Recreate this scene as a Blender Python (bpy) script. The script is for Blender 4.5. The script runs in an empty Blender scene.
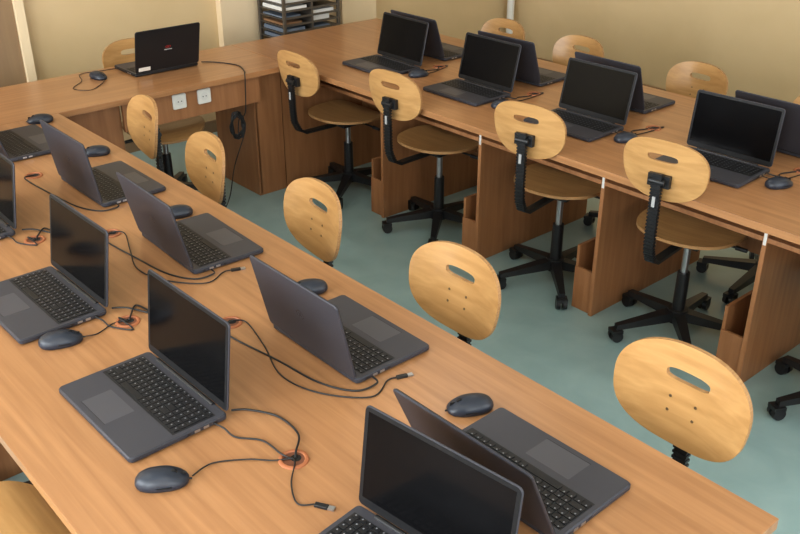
import bpy, math, random
from mathutils import Matrix, Vector
random.seed(4)
K=1.28; TH=0.74
scene=bpy.context.scene
scene.view_settings.view_transform='Standard'
scene.view_settings.exposure=0.2
scene.view_settings.gamma=0.93

# ---------------- materials ----------------
def newmat(name,col,rough=.5,metal=0,spec=.5):
    m=bpy.data.materials.new(name); m.use_nodes=True
    b=m.node_tree.nodes['Principled BSDF']
    b.inputs['Base Color'].default_value=(*col,1); b.inputs['Roughness'].default_value=rough
    b.inputs['Metallic'].default_value=metal; b.inputs['Specular IOR Level'].default_value=spec
    return m
def noisemat(name,c1,c2,scale=(1,1,1),ns=5,rough=.5,detail=6,bump=0,spec=.5,lo=.3,hi=.7,c3=None):
    m=newmat(name,c1,rough,0,spec); nt=m.node_tree; b=nt.nodes['Principled BSDF']
    tc=nt.nodes.new('ShaderNodeTexCoord'); mp=nt.nodes.new('ShaderNodeMapping'); mp.inputs['Scale'].default_value=scale
    no=nt.nodes.new('ShaderNodeTexNoise'); no.inputs['Scale'].default_value=ns; no.inputs['Detail'].default_value=detail
    no.inputs['Distortion'].default_value=.4
    cr=nt.nodes.new('ShaderNodeValToRGB'); e=cr.color_ramp.elements
    e[0].position=lo; e[0].color=(*c1,1); e[1].position=hi; e[1].color=(*c2,1)
    if c3: 
        x=cr.color_ramp.elements.new((lo+hi)/2); x.color=(*c3,1)
    L=nt.links.new
    L(tc.outputs['Object'],mp.inputs['Vector']); L(mp.outputs['Vector'],no.inputs['Vector'])
    L(no.outputs['Fac'],cr.inputs['Fac']); L(cr.outputs['Color'],b.inputs['Base Color'])
    if bump:
        bp=nt.nodes.new('ShaderNodeBump'); bp.inputs['Strength'].default_value=bump; bp.inputs['Distance'].default_value=.002
        L(no.outputs['Fac'],bp.inputs['Height']); L(bp.outputs['Normal'],b.inputs['Normal'])
    return m
wa=(.310,.146,.061); wb=(.450,.230,.102)
M_top=noisemat('beech_laminate',wa,wb,(13,.5,13),4,.28,9,.03,lo=.25,hi=.75)
M_topx=noisemat('beech_laminate_cross',wa,wb,(.5,13,13),4,.28,9,.03,lo=.25,hi=.75)
M_panel=noisemat('beech_panel',(.28,.120,.047),(.38,.175,.073),(9,9,.6),4,.45,8,.03)
M_ply=noisemat('plywood_beech',(.40,.215,.077),(.55,.320,.130),(.8,10,10),5,.28,9,.03,lo=.25,hi=.75)
M_plyedge=noisemat('plywood_edge',(.28,.14,.05),(.46,.26,.11),(1,1,40),10,.5)
M_black=newmat('black_plastic',(.010,.010,.011),.42)
M_chrome=newmat('brushed_steel',(.45,.45,.46),.3,.9)
M_screw=newmat('screw_metal',(.20,.14,.08),.35,.7)
M_lap=noisemat('laptop_graphite',(.038,.038,.047),(.044,.044,.054),(1,1,1),300,.45,spec=.3)
M_deck=newmat('laptop_deck',(.054,.053,.063),.45,.1,.4)
M_pad=newmat('touchpad_gray',(.076,.074,.086),.4,.1)
M_key=newmat('key_black',(.008,.008,.010),.5)
M_leg=newmat('key_legend',(.22,.22,.24),.6)
M_scr=newmat('display_glass',(.003,.003,.0035),.14,0,.12)
M_bez=newmat('bezel_black',(.006,.006,.007),.5,0,.3)
M_logo=newmat('logo_dark',(.09,.09,.1),.25,.6)
M_red=newmat('logo_red',(.35,.02,.02),.4)
M_white=newmat('white_plastic',(.75,.73,.68),.4)
M_label=newmat('label_gray',(.35,.35,.35),.6)
M_mouse=newmat('mouse_shell',(.020,.025,.038),.38)
M_grom=newmat('grommet_brown',(.36,.125,.050),.5)
M_groin=newmat('grommet_inner',(.16,.055,.025),.6)
M_hole=newmat('hole_dark',(.01,.008,.006),.9)
M_floor=noisemat('linoleum_teal',(.265,.385,.385),(.315,.440,.435),(1,1,1),7,.28,12,0,.5)
M_wall=noisemat('wall_paint_ochre',(.59,.435,.240),(.65,.485,.280),(1,1,1),2,.5,8,.05)
M_wall2=noisemat('wall_paint_cream',(.74,.58,.38),(.78,.62,.41),(1,1,1),2,.5,8,.05)
M_dark=noisemat('door_brown',(.24,.15,.08),(.28,.18,.095),(6,6,.6),3,.5)
M_ceil=newmat('ceiling_white',(.75,.72,.66),.8)
M_paper=newmat('paper_white',(.7,.68,.64),.8)
M_metal=newmat('rack_metal',(.12,.10,.08),.45,.5)
M_brownbox=newmat('card_brown',(.25,.13,.06),.8)
M_blue=newmat('folder_bluegray',(.14,.17,.22),.7)

# ---------------- mesh builder ----------------
class MB:
    def __init__(s): s.v=[];s.f=[];s.m=[];s.mats=[]
    def mi(s,m):
        if m not in s.mats: s.mats.append(m)
        return s.mats.index(m)
    def add(s,vs,fs,m,M=None):
        o=len(s.v)
        for p in vs:
            p=Vector(p); s.v.append(tuple(M@p if M else p))
        k=s.mi(m)
        for f in fs: s.f.append([i+o for i in f]); s.m.append(k)
    def box(s,x0,x1,y0,y1,z0,z1,m,M=None):
        vs=[(x0,y0,z0),(x1,y0,z0),(x1,y1,z0),(x0,y1,z0),(x0,y0,z1),(x1,y0,z1),(x1,y1,z1),(x0,y1,z1)]
        s.add(vs,[(0,3,2,1),(4,5,6,7),(0,1,5,4),(1,2,6,5),(2,3,7,6),(3,0,4,7)],m,M)
    def rprism(s,w,d,r,z0,z1,ch,m,M=None,cx=0,cy=0,seg=5):
        def loop(ins,z):
            out=[]
            for (sx,sy,a0) in ((1,1,0),(-1,1,90),(-1,-1,180),(1,-1,270)):
                for i in range(seg+1):
                    a=math.radians(a0+90*i/seg); rr=max(r-ins,.0001)
                    out.append((cx+sx*(w/2-r)+rr*math.cos(a),cy+sy*(d/2-r)+rr*math.sin(a),z))
            return out
        rings=[loop(ch,z0),loop(0,z0+ch),loop(0,z1-ch),loop(ch,z1)] if ch>0 else [loop(0,z0),loop(0,z1)]
        n=len(rings[0]); vs=[p for q in rings for p in q]; fs=[tuple(range(n-1,-1,-1))]
        for k in range(len(rings)-1):
            for i in range(n):
                j=(i+1)%n; fs.append((k*n+i,k*n+j,(k+1)*n+j,(k+1)*n+i))
        o=(len(rings)-1)*n; fs.append(tuple(o+i for i in range(n)))
        s.add(vs,fs,m,M)
    def cyl(s,p0,p1,r0,r1,m,n=16,M=None):
        p0=Vector(p0);p1=Vector(p1); d=(p1-p0).normalized()
        a=d.orthogonal().normalized(); b=d.cross(a)
        vs=[]
        for p,r in((p0,r0),(p1,r1)):
            for i in range(n):
                t=2*math.pi*i/n; vs.append(p+a*r*math.cos(t)+b*r*math.sin(t))
        fs=[(i,(i+1)%n,n+(i+1)%n,n+i) for i in range(n)]
        fs+= [tuple(range(n-1,-1,-1)),tuple(range(n,2*n))]
        s.add(vs,fs,m,M)
    def mesh(s,name,smooth=40):
        me=bpy.data.meshes.new(name); me.from_pydata(s.v,[],s.f)
        for m in s.mats: me.materials.append(m)
        me.polygons.foreach_set('material_index',s.m)
        if smooth:
            me.polygons.foreach_set('use_smooth',[True]*len(s.f)); me.set_sharp_from_angle(angle=math.radians(smooth))
        me.update(); return me
def obj(name,me,loc=(0,0,0),rz=0,bevel=0):
    o=bpy.data.objects.new(name,me); scene.collection.objects.link(o); o.location=loc; o.rotation_euler[2]=math.radians(rz)
    if bevel:
        b=o.modifiers.new('bevel','BEVEL'); b.width=bevel; b.segments=2; b.limit_method='ANGLE'
    return o
def se(a,b,n,t):
    c,s_=math.cos(t),math.sin(t)
    return (a*math.copysign(abs(c)**(2/n),c), b*math.copysign(abs(s_)**(2/n),s_))

# ---------------- laptop ----------------
def laptop_mesh(name,alpha,brand='ring'):
    b=MB(); W,D=.366,.246
    b.rprism(W,D,.012,.003,.0175,.003,M_lap)
    b.rprism(W-.006,D-.006,.010,.0174,.0180,0,M_deck)
    for sx in(-1,1):
        for sy in(-1,1): b.cyl((sx*.15,sy*.095,0),(sx*.15,sy*.095,.004),.008,.008,M_black,10)
    b.box(-.170,.170,-.012,.098,.0178,.0182,M_key)
    px=.0185; rows=6; ph=.0175
    for r in range(rows):
        y=.090-r*ph; kh=.0145 if r>0 else .009
        c=0
        while c<18:
            w=1
            if r==5 and c==4: w=5
            if r in(2,3,4) and c==0: w=2 if r==4 else 1
            if r in(3,4) and c==12: w=2
            x0=-.1665+c*px; x1=x0+w*px-.0028
            b.box(x0,x1,y-kh/2-.0005,y+kh/2-.0005,.0182,.0197,M_key)
            if w<4: b.add([(x0+.004,y+.001,.0198),(x0+.0072,y+.001,.0198),(x0+.0072,y+.0045,.0198),(x0+.004,y+.0045,.0198)],[(0,1,2,3)],M_leg)
            c+=w
    b.rprism(.118,.074,.003,.0180,.01825,0,M_pad,cx=-.028,cy=-.068)
    b.box(-.088,.032,-.1065,-.1055,.0180,.0183,M_key)
    for sx in(-1,1):
        for yy,l in((.09,.008),(.065,.014),(.042,.014),(.02,.008)):
            x=sx*W/2; b.box(x-.0008,x+.0008,yy-l/2,yy+l/2,.007,.013,M_chrome if l>.01 else M_black)
    b.cyl((-.13,.117,.0165),(.13,.117,.0165),.006,.006,M_black,12)
    a=math.radians(alpha)
    Mx=Matrix(((1,0,0,0),(0,-math.cos(a),-math.sin(a),.119),(0,math.sin(a),-math.cos(a),.0185),(0,0,0,1)))
    Hh=.226
    b.rprism(W,Hh,.012,-.0075,-.0015,.0018,M_lap,Mx,0,Hh/2+.003)
    b.rprism(W-.004,Hh-.004,.011,-.0016,-.0006,0,M_bez,Mx,0,Hh/2+.003)
    b.box(-.172,.172,.024,.218,-.0008,-.0003,M_scr,Mx)
    b.cyl((0,.223,-.0008),(0,.223,-.0002),.002,.002,M_logo,8,Mx)
    if brand=='ring':
        n=28; vs=[];
        for i in range(n):
            t=2*math.pi*i/n
            for r in(.0125,.0140): vs.append((r*math.cos(t),.12+r*math.sin(t),-.0077))
        b.add(vs,[(2*i,2*i+1,(2*i+3)%(2*n),(2*i+2)%(2*n)) for i in range(n)],M_logo,Mx)
        b.box(-.004,-.002,.112,.128,-.0078,-.0076,M_logo,Mx); b.box(.002,.004,.112,.128,-.0078,-.0076,M_logo,Mx)
    else:
        for cx in(-.007,.007):
            n=20; vs=[]
            for i in range(n):
                t=2*math.pi*i/n
                for r in(.004,.0065): vs.append((cx+1.2*r*math.cos(t),.125+r*math.sin(t),-.0078))
            b.add(vs,[(2*i,2*i+1,(2*i+3)%(2*n),(2*i+2)%(2*n)) for i in range(n)],M_red,Mx)
        b.box(-.022,.022,.108,.113,-.0079,-.0076,M_label,Mx)
        b.box(.10,.165,.012,.032,-.0079,-.0076,M_white,Mx)
    return b.mesh(name,30)
LM={a:laptop_mesh('laptop_mesh_%d'%a,a) for a in (97,99,101,103,106,109,114)}
M_lap=newmat('laptop_black_lid',(.010,.010,.012),.4,0,.4)
LT=laptop_mesh('laptop_mesh_teacher',104,'inf')
def laptop(x,y,rz,a,me=None):
    return obj('laptop',me or LM[a],(x*K,y*K,TH),rz)

# ---------------- mouse ----------------
def mouse_mesh():
    b=MB(); nu,nv=28,10; vs=[];fs=[]
    def ring(z,s,yo):
        out=[]
        for i in range(nu):
            x,y=se(.032*s,.056*s,2.4,2*math.pi*i/nu)
            if y<0: x*=1+.10*(y/.054)*-1*.4
            out.append((x,y+yo,z))
        return out
    rings=[]
    for z,s in((0.001,.90),(.004,.97),(.010,1.0),(.017,.97),(.024,.88),(.030,.72),(.0345,.48),(.0365,.2)):
        rings.append([(x,y,z - (0 if z<.012 else (z-.012)*.5*max(0,y/.054)**2)) for x,y,_ in ring(z,s,-.004*(z/.036))])
    for q in rings: vs+=q
    for k in range(len(rings)-1):
        for i in range(nu):
            j=(i+1)%nu; fs.append((k*nu+i,k*nu+j,(k+1)*nu+j,(k+1)*nu+i))
    fs.append(tuple(range(nu-1,-1,-1))); o=(len(rings)-1)*nu; fs.append(tuple(o+i for i in range(nu)))
    b.add(vs,fs,M_mouse)
    b.cyl((-.0035,.024,.026),(.0035,.024,.026),.0085,.0085,M_black,16)
    b.box(-.0006,.0006,.030,.048,.012,.027,M_hole)
    b.box(-.0340,-.028,-.01,.02,.012,.0135,M_black); b.box(.028,.0340,-.01,.02,.012,.0135,M_black)
    b.cyl((0,.050,.008),(0,.060,.007),.003,.002,M_black,8)
    return b.mesh('mouse_mesh',60)
MM=mouse_mesh()
def mouse(x,y,rz): return obj('computer_mouse',MM,(x*K,y*K,TH),rz)

# ---------------- chair ----------------
def chair_mesh(name,hs,zb,yb=-.345,A=.180,B=.122,cv=1.0):
    b=MB()
    N=44;Rr=7
    def seat_z(x,y):
        z=hs+.012*((x/.2)**2)+ .014*max(0,-y/.2)**2
        if y>.08: z-=.030*((y-.08)/.12)**2
        return z
    vs=[(0,0,seat_z(0,0))]
    for k in range(1,Rr+1):
        for i in range(N):
            x,y=se(.208*k/Rr,.205*k/Rr,2.5,2*math.pi*i/N); 
            vs.append((x*(1+.06*y/.2),y,seat_z(x,y)))
    top=list(vs); bot=[(x,y,z-.013) for x,y,z in vs]
    def fan(o,flip):
        fs=[]
        for i in range(N):
            j=(i+1)%N; f=(o,o+1+i,o+1+j); fs.append(f[::-1] if flip else f)
            for k in range(Rr-1):
                f=(o+1+k*N+i,o+1+(k+1)*N+i,o+1+(k+1)*N+j,o+1+k*N+j); fs.append(f[::-1] if flip else f)
        return fs
    b.add(top,fan(0,False),M_ply); b.add(bot,fan(0,True),M_ply)
    rim=[top[1+(Rr-1)*N+i] for i in range(N)]+[bot[1+(Rr-1)*N+i] for i in range(N)]
    b.add(rim,[(N+i,N+(i+1)%N,(i+1)%N,i) for i in range(N)],M_plyedge)
    N=56;R=6;tl=math.tan(math.radians(9))
    def mp(u,w,o): return (u,yb+cv*u*u-w*tl+o,zb+w)
    def pt(k,i):
        t=2*math.pi*i/N; a=se(.058,.0145,3.2,t); c=se(A,B,2.5,t)
        u1,w1=a[0],a[1]+.048; u2,w2=c[0]*(1+.05*c[1]/B),c[1]; f=k/R
        return (u1+(u2-u1)*f,w1+(w2-w1)*f)
    F=[mp(*pt(k,i),.006) for k in range(R+1) for i in range(N)]
    Bk=[mp(*pt(k,i),-.006) for k in range(R+1) for i in range(N)]
    q=[(k*N+i,(k+1)*N+i,(k+1)*N+(i+1)%N,k*N+(i+1)%N) for k in range(R) for i in range(N)]
    b.add(F,q,M_ply); b.add(Bk,[f[::-1] for f in q],M_ply)
    for k in(0,R):
        vs=[F[k*N+i] for i in range(N)]+[Bk[k*N+i] for i in range(N)]
        b.add(vs,[(i,(i+1)%N,N+(i+1)%N,N+i) for i in range(N)],M_plyedge)
    for u in(-.034,.034):
        for w in(-.010,-.046):
            p=mp(u,w,.006); b.cyl(p,(p[0],p[1]+.0015,p[2]),.0042,.0035,M_screw,10)
    b.box(-.042,.042,yb-.022,yb-.004,zb-.058,zb-.012,M_black)
    path=[(yb-.030,zb-.008),(yb-.030,zb-.06),(yb-.027,zb-.14),(yb-.026,hs+.09),(yb-.020,hs+.03),(yb+.005,hs-.018),(yb+.05,hs-.041),(-.12,hs-.045),(0,hs-.045)]
    for i in range(len(path)-1):
        (y0,z0),(y1,z1)=path[i],path[i+1]
        dy,dz=y1-y0,z1-z0; L=math.hypot(dy,dz); ang=math.atan2(dz,dy)
        Mx=Matrix.Translation((0,y0,z0))@Matrix.Rotation(ang,4,'X')
        b.box(-.017,.017,-.004,L+.004,-.007,.007,M_black,Mx)
        if i<5:
            n=max(1,int(L/.013))
            for j in range(n):
                yy=L*(j+.5)/n; b.box(-.020,.020,yy-.0035,yy+.0035,-.010,.010,M_black,Mx)
    b.box(-.006,.006,yb-.0415,yb-.039,zb-.13,zb-.09,M_label)
    b.cyl((-.030,yb-.03,zb-.035),(.030,yb-.03,zb-.035),.012,.012,M_black,14)
    b.box(-.075,.075,-.09,.09,hs-.052,hs-.014,M_black)
    b.cyl((.07,.02,hs-.035),(.19,.03,hs-.045),.005,.005,M_black,8); b.cyl((.18,.03,hs-.045),(.225,.032,hs-.047),.010,.008,M_black,10)
    b.cyl((0,0,hs-.05),(0,0,.28),.015,.015,M_chrome,18)
    b.cyl((0,0,.29),(0,0,.10),.025,.027,M_black,18)
    b.cyl((0,0,.12),(0,0,.065),.042,.046,M_black,20)
    for k in range(5):
        a=math.radians(90+72*k); Mx=Matrix.Rotation(a,4,'Z')
        vs=[(.03,-.024,.115),(.03,.024,.115),(.03,.026,.072),(.03,-.026,.072),(.275,-.013,.078),(.275,.013,.078),(.275,.014,.056),(.275,-.014,.056)]
        b.add(vs,[(0,1,5,4),(1,2,6,5),(2,3,7,6),(3,0,4,7),(4,5,6,7),(3,2,1,0)],M_black,Mx)
        b.cyl((.268,0,.07),(.268,0,.03),.008,.008,M_black,10,Mx)
        for s in(-1,1): b.cyl((.272,s*.006,.0265),(.272,s*.024,.0265),.0265,.024,M_black,16,Mx)
        b.box(.250,.296,-.024,.024,.040,.056,M_black,Mx)
    return b.mesh(name,42)
CH_near=chair_mesh('chair_mesh_low',.455,.762,A=.178,B=.125)
CH_far=chair_mesh('chair_mesh_wallside',.455,.728,A=.172,B=.115)
def chair(x,y,rz,me): return obj('swivel_chair',me,(x*K,y*K,0),rz)

# ---------------- cables ----------------
def cable(name,pts,r=.0025,mat=None):
    P=[Vector(p) for p in pts]; P=[P[0]]+P+[P[-1]]; out=[]
    for i in range(1,len(P)-2):
        for k in range(8):
            t=k/8; a,b_,c,d=P[i-1],P[i],P[i+1],P[i+2]
            out.append(.5*((2*b_)+(c-a)*t+(2*a-5*b_+4*c-d)*t*t+(3*b_-a-3*c+d)*t**3))
    out.append(P[-2])
    cu=bpy.data.curves.new(name,'CURVE'); cu.dimensions='3D'; cu.bevel_depth=r; cu.bevel_resolution=2
    s=cu.splines.new('POLY'); s.points.add(len(out)-1)
    for i,p in enumerate(out): s.points[i].co=(*p,1)
    cu.materials.append(mat or M_black)
    o=bpy.data.objects.new(name,cu); scene.collection.objects.link(o); return o
def T(x,y,z=.003): return (x*K,y*K,TH+z)
def grommet(x,y):
    b=MB(); n=28; vs=[]
    prof=[(.034,0),(.033,.003),(.030,.0045),(.026,.004),(.024,.0012)]
    for r,z in prof:
        for i in range(n): t=2*math.pi*i/n; vs.append((r*math.cos(t),r*math.sin(t),z))
    fs=[(k*n+i,k*n+(i+1)%n,(k+1)*n+(i+1)%n,(k+1)*n+i) for k in range(len(prof)-1) for i in range(n)]
    b.add(vs,fs,M_grom)
    b.cyl((0,0,0),(0,0,.0014),.0243,.0243,M_groin,28)
    b.cyl((.006,0,0),(.006,0,.0018),.012,.012,M_hole,20)
    obj('cable_grommet',b.mesh('grommet'),(x*K,y*K,TH))

# ---------------- tables ----------------
t=.028
b=MB()
b.box(.33*K,1.165*K,.4355*K,3.168*K,TH-t,TH,M_top)
ys=(.50,1.02,1.56,2.09,2.63,3.12)
for y in ys: b.box(.43*K,1.06*K,y*K-.009,y*K+.009,0,TH-t,M_panel)
for i in range(5):
    b.box(.735*K-.009,.735*K+.009,ys[i]*K+.009,ys[i+1]*K-.009,.36,TH-t,M_panel)
obj('computer_table',b.mesh('computer_table_island',0),bevel=.0015)

b=MB()
b.box(2.165*K,3.02*K,.46*K,3.63*K,TH-t,TH,M_top)
ys=(.51,1.065,1.62,2.164,2.71,3.26)
for y in ys:
    b.box(2.275*K,2.93*K,y*K-.009,y*K+.009,0,TH-t,M_panel)
for i in range(5):
    y0=ys[i]*K+.009; y1=ys[i+1]*K-.009
    b.box(2.62*K-.009,2.62*K+.009,y0,y1,.34,TH-t,M_panel)
    b.box(2.272*K,2.61*K,y0,y1,TH-.125,TH-.107,M_panel)   # keyboard shelf
    # low cpu holder beside the partition
    b.box(2.29*K,2.56*K,y0,y0+.10,.055,.071,M_panel)
    b.box(2.29*K,2.56*K,y0+.088,y0+.102,0.0,.30,M_panel)
    b.box(2.285*K,2.285*K+.012,y0,y0+.10,0.0,.20,M_panel)
b.box(2.275*K,2.93*K,3.52*K,3.52*K+.018,0,TH-t,M_panel)
for y in ys[1:5]:
    b.box(2.275*K-.0015,2.275*K,y*K-.006,y*K+.006,.60,.70,M_paper)
b.box(2.168*K,2.275*K,3.25*K,3.25*K+.018,0,TH-t,M_panel)
obj('computer_table',b.mesh('computer_table_wallside',0),bevel=.0015)

b=MB()
b.box(.33*K,2.163*K,3.170*K,3.63*K,TH-t,TH,M_topx)
b.box(1.18*K,1.42*K,3.23*K,3.23*K+.018,0,TH-t,M_panel)
b.box(1.42*K-.009,1.42*K+.009,3.23*K+.018,3.58*K,0,TH-t,M_panel)
b.box(1.42*K,2.03*K,3.205*K,3.205*K+.018,TH-t-.15,TH-t,M_panel)
b.box(2.03*K,2.163*K,3.25*K,3.25*K+.018,0,TH-t,M_panel)
b.box(2.03*K-.009,2.03*K+.009,3.25*K,3.58*K,0,TH-t,M_panel)
b.box(.40*K,.40*K+.018,3.2*K,3.58*K,0,TH-t,M_panel)
obj('teacher_desk',b.mesh('teacher_desk',0),bevel=.0015)
for x in(1.655,1.765):
    b=MB(); b.rprism(.075,.075,.008,0,.010,.002,M_white); b.cyl((0,0,.010),(0,0,.011),.021,.021,M_paper,20)
    for s in(-.009,.009): b.cyl((s,0,.011),(s,0,.0115),.003,.003,M_hole,8)
    o=obj('wall_socket',b.mesh('socket'),(x*K,3.205*K-.0005,.66)); o.rotation_euler=(math.pi/2,0,0)

for x,y in((.68,1.05),(.68,1.66),(.69,2.19),(.69,2.72),(.86,.965),(.842,1.512),(.852,2.10),(.862,2.63),
           (2.61,1.15),(2.61,1.68),(2.61,2.215),(2.61,2.735)): grommet(x,y)

# ---------------- laptops ----------------
Lr=[(.608,.728,-83,97),(.558,1.360,-89,97),(.563,1.855,-89,99),(.572,2.39,-91,99),(.56,2.93,-90,99)]
Rr_=[(.950,.768,91,114),(.993,1.292,90,103),(.995,1.89,88,103),(1.005,2.405,90,99),(.945,2.92,90,106)]
Fr=[(2.42,.84,-90,97),(2.422,1.345,-88,97),(2.42,1.872,-89,103),(2.42,2.385,-90,103),(2.42,2.885,-91,103)]
Br=[(2.80,1.285,90,109),(2.805,1.93,90,109),(2.785,2.40,92,109),(2.78,2.92,90,109)]
for q in Lr+Rr_+Fr+Br: laptop(*q)
laptop(1.727,3.505,180,104,LT)

for q in((.538,1.668,-108),(.484,1.14,-122),(1.005,.955,62),(1.05,1.515,60),(1.035,2.09,70),(1.08,2.68,65),(1.076,3.11,65),
         (1.47,3.50,-170),(2.442,1.135,-112),(2.437,1.665,-108),(2.40,2.18,-108),(2.45,2.685,-105),(.50,2.13,-80)): mouse(*q)

for (x,y,rz,a),(gx,gy) in zip(Lr[1:4],((.68,1.05),(.68,1.66),(.69,2.19))):
    yn=y-.145
    cable('laptop_cable',[T(x+.068,yn+.004,.010),T(x+.075,yn-.02,.009),T(x+.08,yn-.05),T(x+.11,yn-.09),T(gx-.01,gy+.02,.006),T(gx,gy,.002)],.0022)
    cable('power_cable',[T(x+.115,yn+.02,.006),T(x+.14,yn-.0,.006),T(x+.17,yn-.05,.003),T(gx+.045,gy+.05,.004),T(gx+.012,gy+.01,.007),T(gx+.004,gy,.002)],.0026)
for i,((x,y,rz,a),(gx,gy)) in enumerate(zip(Rr_[0:4],((.86,.965),(.842,1.512),(.852,2.10),(.862,2.63)))):
    yn=y-.145
    cable('power_cable',[T(x-.06,yn-.002,.010),T(x-.065,yn-.02,.006),T(x-.11,yn-.01),T(x-.145,yn+.06),T(x-.16,y+.03),T(gx-.03,gy-.06),T(gx-.03,gy-.01,.007),T(gx,gy,.002)],.0026)
    if i in(1,2):
        px_,py_=x-.012,yn-.032
        b=MB(); b.rprism(.012,.030,.003,0,.007,.001,M_black); b.box(-.0055,.0055,.015,.029,.001,.0055,M_chrome)
        obj('usb_plug',b.mesh('usb_plug'),(px_*K,py_*K,TH),-110)
        cable('usb_cable',[T(px_-.0105,py_+.004,.0035),T(px_-.03,py_+.008,.003),T(x-.10,yn-.045,.003),T(x-.165,yn+.03),T(x-.185,y-.02),T(x-.15,y+.09),T(gx+.025,gy-.03,.004),T(gx+.012,gy-.005,.006),T(gx+.004,gy,.002)],.002)
b=MB(); b.rprism(.012,.030,.003,0,.007,.001,M_black); b.box(-.0055,.0055,.015,.029,.001,.0055,M_chrome)
obj('usb_plug',b.mesh('usb_plug'),(.645*K,.925*K,TH),-150)
cable('usb_cable',[T(.640,.935,.0035),T(.62,.955,.003),T(.64,1.0),T(.672,1.035,.006),T(.68,1.05,.002)],.0018)
cable('mouse_cable',[T(.527,1.120,.007),T(.57,1.13),T(.62,1.10),T(.65,1.07),T(.675,1.052,.005)],.0017)
cable('mouse_cable',[T(.583,1.654,.007),T(.61,1.653),T(.65,1.67),T(.676,1.662,.005)],.0017)
for (x,y,rz,a),(gx,gy) in zip(Fr[1:],((2.61,1.15),(2.61,1.68),(2.61,2.215),(2.61,2.735))):
    yn=y-.145
    cable('power_cable',[T(x+.07,yn-.001,.010),T(x+.08,yn-.03,.006),T(x+.11,yn-.02),T(x+.15,yn-.035),T(gx,gy,.002)],.0028)
    cable('laptop_cable',[T(x+.04,yn-.001,.010),T(x+.05,yn-.04,.006),T(x+.10,yn-.055),T(gx+.03,gy-.02),T(gx,gy,.002)],.0022)
cable('power_cable',[T(1.90,3.44,.006),T(1.95,3.40),T(1.99,3.30),T(1.96,3.20),T(1.94,3.169,.004),(1.935*K,3.16*K,TH-.03),(1.93*K,3.17*K,TH-.2),(1.91*K,3.19*K,.5),(1.90*K,3.19*K,.42)],.003)
cable('mouse_cable',[T(1.475,3.447,.006),T(1.43,3.40),T(1.37,3.36),T(1.33,3.42),T(1.40,3.50),T(1.44,3.60),T(1.55,3.59),T(1.62,3.585,.004)],.0018)
pts=[]
for i in range(85):
    a=i/84*2*math.pi*7; r=.048+.009*math.sin(i*1.7)
    pts.append((1.90*K+r*.75*math.cos(a),3.19*K+.008*math.sin(i*.9),.47+r*1.35*math.sin(a)))
cable('hanging_cable_coil',pts,.0042)
cable('hanging_cable',[(1.9*K,3.19*K,.52),(1.93*K,3.18*K,.45),(1.87*K,3.19*K,.25),(1.84*K,3.2*K,.08),(1.78*K,3.18*K,.006),(1.70*K,3.15*K,.006)],.003)

# ---------------- chairs ----------------
for x,y,rz in((1.045,.705,90),(1.025,1.275,90),(1.02,1.82,84),(1.005,2.34,82),(1.045,2.81,82)): chair(x,y,rz,CH_near)
for x,y,rz,hs,zb in((2.40,.80,-84,.490,.825),(2.40,1.365,-82,.490,.833),(2.385,1.87,-79,.495,.825),(2.38,2.48,-85,.485,.79),(2.36,3.04,-88,.46,.745)):
    chair(x,y,rz,chair_mesh('chair_mesh_deskside',hs,zb,-.345,.164,.118,.9))
for x,y,rz in((2.92,1.35,90),(2.93,1.89,88),(2.935,2.47,90),(2.94,2.92,90)): chair(x,y,rz,CH_far)
for x,y,rz in((.27,1.45,-88),(.30,1.95,-92),(.30,2.45,-90)): chair(x,y,rz,CH_near)
chair(1.69,3.44,174,CH_far)

# ---------------- room ----------------
XL,XR,YN,YF,HC=-2.3,4.6*K,-2.0,4.15*K,3.1
def wallbox(name,x0,x1,y0,y1,z0,z1,m):
    b=MB(); b.box(x0,x1,y0,y1,z0,z1,m); return obj(name,b.mesh(name,0))
wallbox('floor',XL-.2,XR+.2,YN-.2,YF+.2,-.1,0,M_floor)
wallbox('ceiling',XL-.2,XR+.2,YN-.2,YF+.2,HC,HC+.1,M_ceil)
wallbox('wall_right',XR,XR+.2,YN-.2,YF+.2,0,HC,M_wall)
wallbox('wall_back',XL-.2,XR,YF,YF+.2,0,HC,M_wall)
wallbox('trim_2',2.405*K,2.62*K,YF-.06,YF,0,HC,M_wall2)
wallbox('trim_3',3.12*K,3.36*K,YF-.14,YF,0,HC,M_wall2)
def winwall(name,axis,c0,c1,a0,a1,wins,zs,ze):
    b=MB()
    def bx(p0,p1,z0,z1):
        if axis=='x': b.box(c0,c1,p0,p1,z0,z1,M_wall)
        else: b.box(p0,p1,c0,c1,z0,z1,M_wall)
    bx(a0,a1,0,zs); bx(a0,a1,ze,HC); p=a0
    for w0,w1 in wins: bx(p,w0,zs,ze); p=w1
    bx(p,a1,zs,ze); obj(name,b.mesh(name,0))
    for i,(w0,w1) in enumerate(wins):
        b=MB(); f=.05; m=(c0+c1)/2
        def fx(p0,p1,z0,z1):
            if axis=='x': b.box(m-.03,m+.03,p0,p1,z0,z1,M_white)
            else: b.box(p0,p1,m-.03,m+.03,z0,z1,M_white)
        fx(w0,w1,zs,zs+f);fx(w0,w1,ze-f,ze);fx(w0,w0+f,zs+f,ze-f);fx(w1-f,w1,zs+f,ze-f);mm=(w0+w1)/2;fx(mm-f/2,mm+f/2,zs+f,ze-f)
        fx(w0+f,mm-f/2,zs+1.15,zs+1.2);fx(mm+f/2,w1-f,zs+1.15,zs+1.2)
        obj('window_%d'%(i+1 if axis=='x' else i+4),b.mesh('window',0),bevel=.003)
WL=[(-1.4,.4),(1.0,2.8),(3.3,4.9)]; WN=[(-1.2,1.0),(2.0,4.4)]
winwall('wall_left','x',XL-.2,XL,YN-.2,YF,WL,1.0,2.8)
winwall('wall_front','y',YN-.2,YN,XL,XR,WN,1.0,2.8)
wallbox('door_1',.40*K,1.40*K,YF-.033,YF-.002,0,2.1,M_dark)
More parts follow.
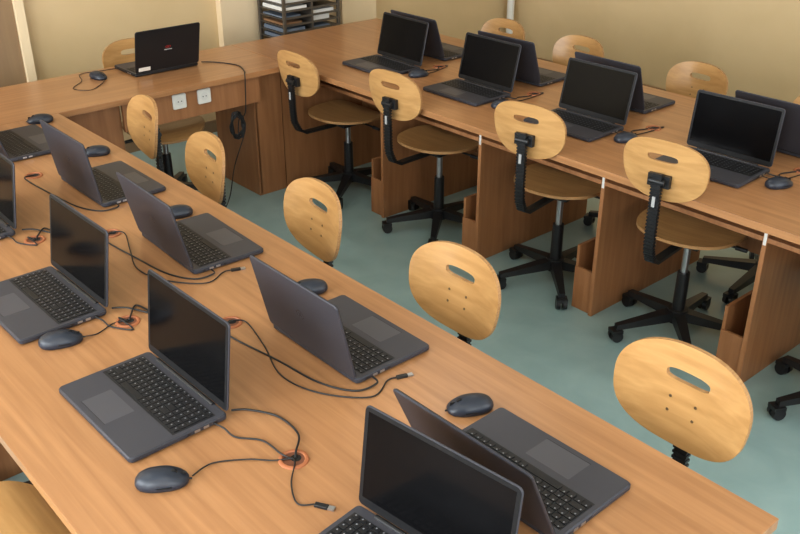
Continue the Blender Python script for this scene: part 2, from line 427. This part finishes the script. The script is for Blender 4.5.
wallbox('trim_1',1.402*K,1.44*K,YF-.06,YF,0,2.16,M_wall2)
wallbox('baseboard_back',1.452*K,2.40*K,YF-.015,YF,0,.08,M_dark)
wallbox('baseboard_right',XR-.015,XR,YN,YF-.02,0,.08,M_dark)
b=MB(); b.cyl((XR-.09,YF-.08,0),(XR-.09,YF-.08,HC),.03,.03,M_white,16); obj('heating_pipe',b.mesh('pipe'))

# tray rack
b=MB(); x0,x1,y0,y1=2.60*K,2.95*K,3.84*K,4.07*K
for x in(x0,x1-.018):
    for y in(y0,y1-.018): b.box(x,x+.018,y,y+.018,0,1.5,M_metal)
xm=(x0+x1)/2; b.box(xm-.006,xm+.006,y0,y1,.05,1.5,M_metal)
z=.08
while z<1.48:
    b.box(x0+.001,x1-.001,y0+.002,y1-.002,z,z+.005,M_metal)
    b.box(x0+.001,x1-.001,y0+.001,y0+.004,z,z+.014,M_metal)
    for xa,xb in((x0+.02,xm-.01),(xm+.01,x1-.02)):
        if random.random()<.95:
            hh=random.uniform(.008,.032); w=random.uniform(.6,1)*(xb-xa)
            b.box(xa,xa+w,y0+.006+random.uniform(0,.03),y1-.03,z+.005,z+.005+hh,random.choice((M_paper,M_blue,M_brownbox,M_paper,M_metal)))
    z+=.045
obj('tray_rack',b.mesh('tray_rack',0))

# unseen ceiling fixtures with area lights, added for general fill
for x in(.2,3.4):
    for y in(.3,3.2):
        b=MB(); b.box(x-.15,x+.15,y-.6,y+.6,HC-.07,HC,M_white); obj('added_fill_fixture',b.mesh('added_fill_fixture',0),bevel=.005)
        l=bpy.data.lights.new('ceiling_fill','AREA'); l.shape='RECTANGLE'; l.size=.26; l.size_y=1.1; l.energy=7; l.color=(1,.96,.90)
        o=bpy.data.objects.new('ceiling_fill_light',l); scene.collection.objects.link(o); o.location=(x,y,HC-.075)
def win(loc,rot,sx,sy,e):
    l=bpy.data.lights.new('daylight','AREA'); l.shape='RECTANGLE'; l.size=sx; l.size_y=sy; l.energy=e; l.color=(.90,.96,1)
    o=bpy.data.objects.new('window_daylight',l); scene.collection.objects.link(o); o.location=loc; o.rotation_euler=rot
for w0,w1 in WL: win((XL-.22,(w0+w1)/2,1.9),(0,math.radians(-90),0),1.8,w1-w0,145)
for w0,w1 in WN: win(((w0+w1)/2,YN-.22,1.9),(math.radians(90),0,0),w1-w0,1.8,72)
w=bpy.data.worlds.new('world'); scene.world=w; w.use_nodes=True
w.node_tree.nodes['Background'].inputs[0].default_value=(.75,.85,1,1); w.node_tree.nodes['Background'].inputs[1].default_value=1.0

# ---------------- camera ----------------
c=bpy.data.cameras.new('camera'); c.lens=36*920/800; c.sensor_width=36
o=bpy.data.objects.new('camera',c); scene.collection.objects.link(o)
o.location=(0,0,1.578*K); o.rotation_euler=(math.radians(90-27.1),0,math.radians(-41.2)); scene.camera=o
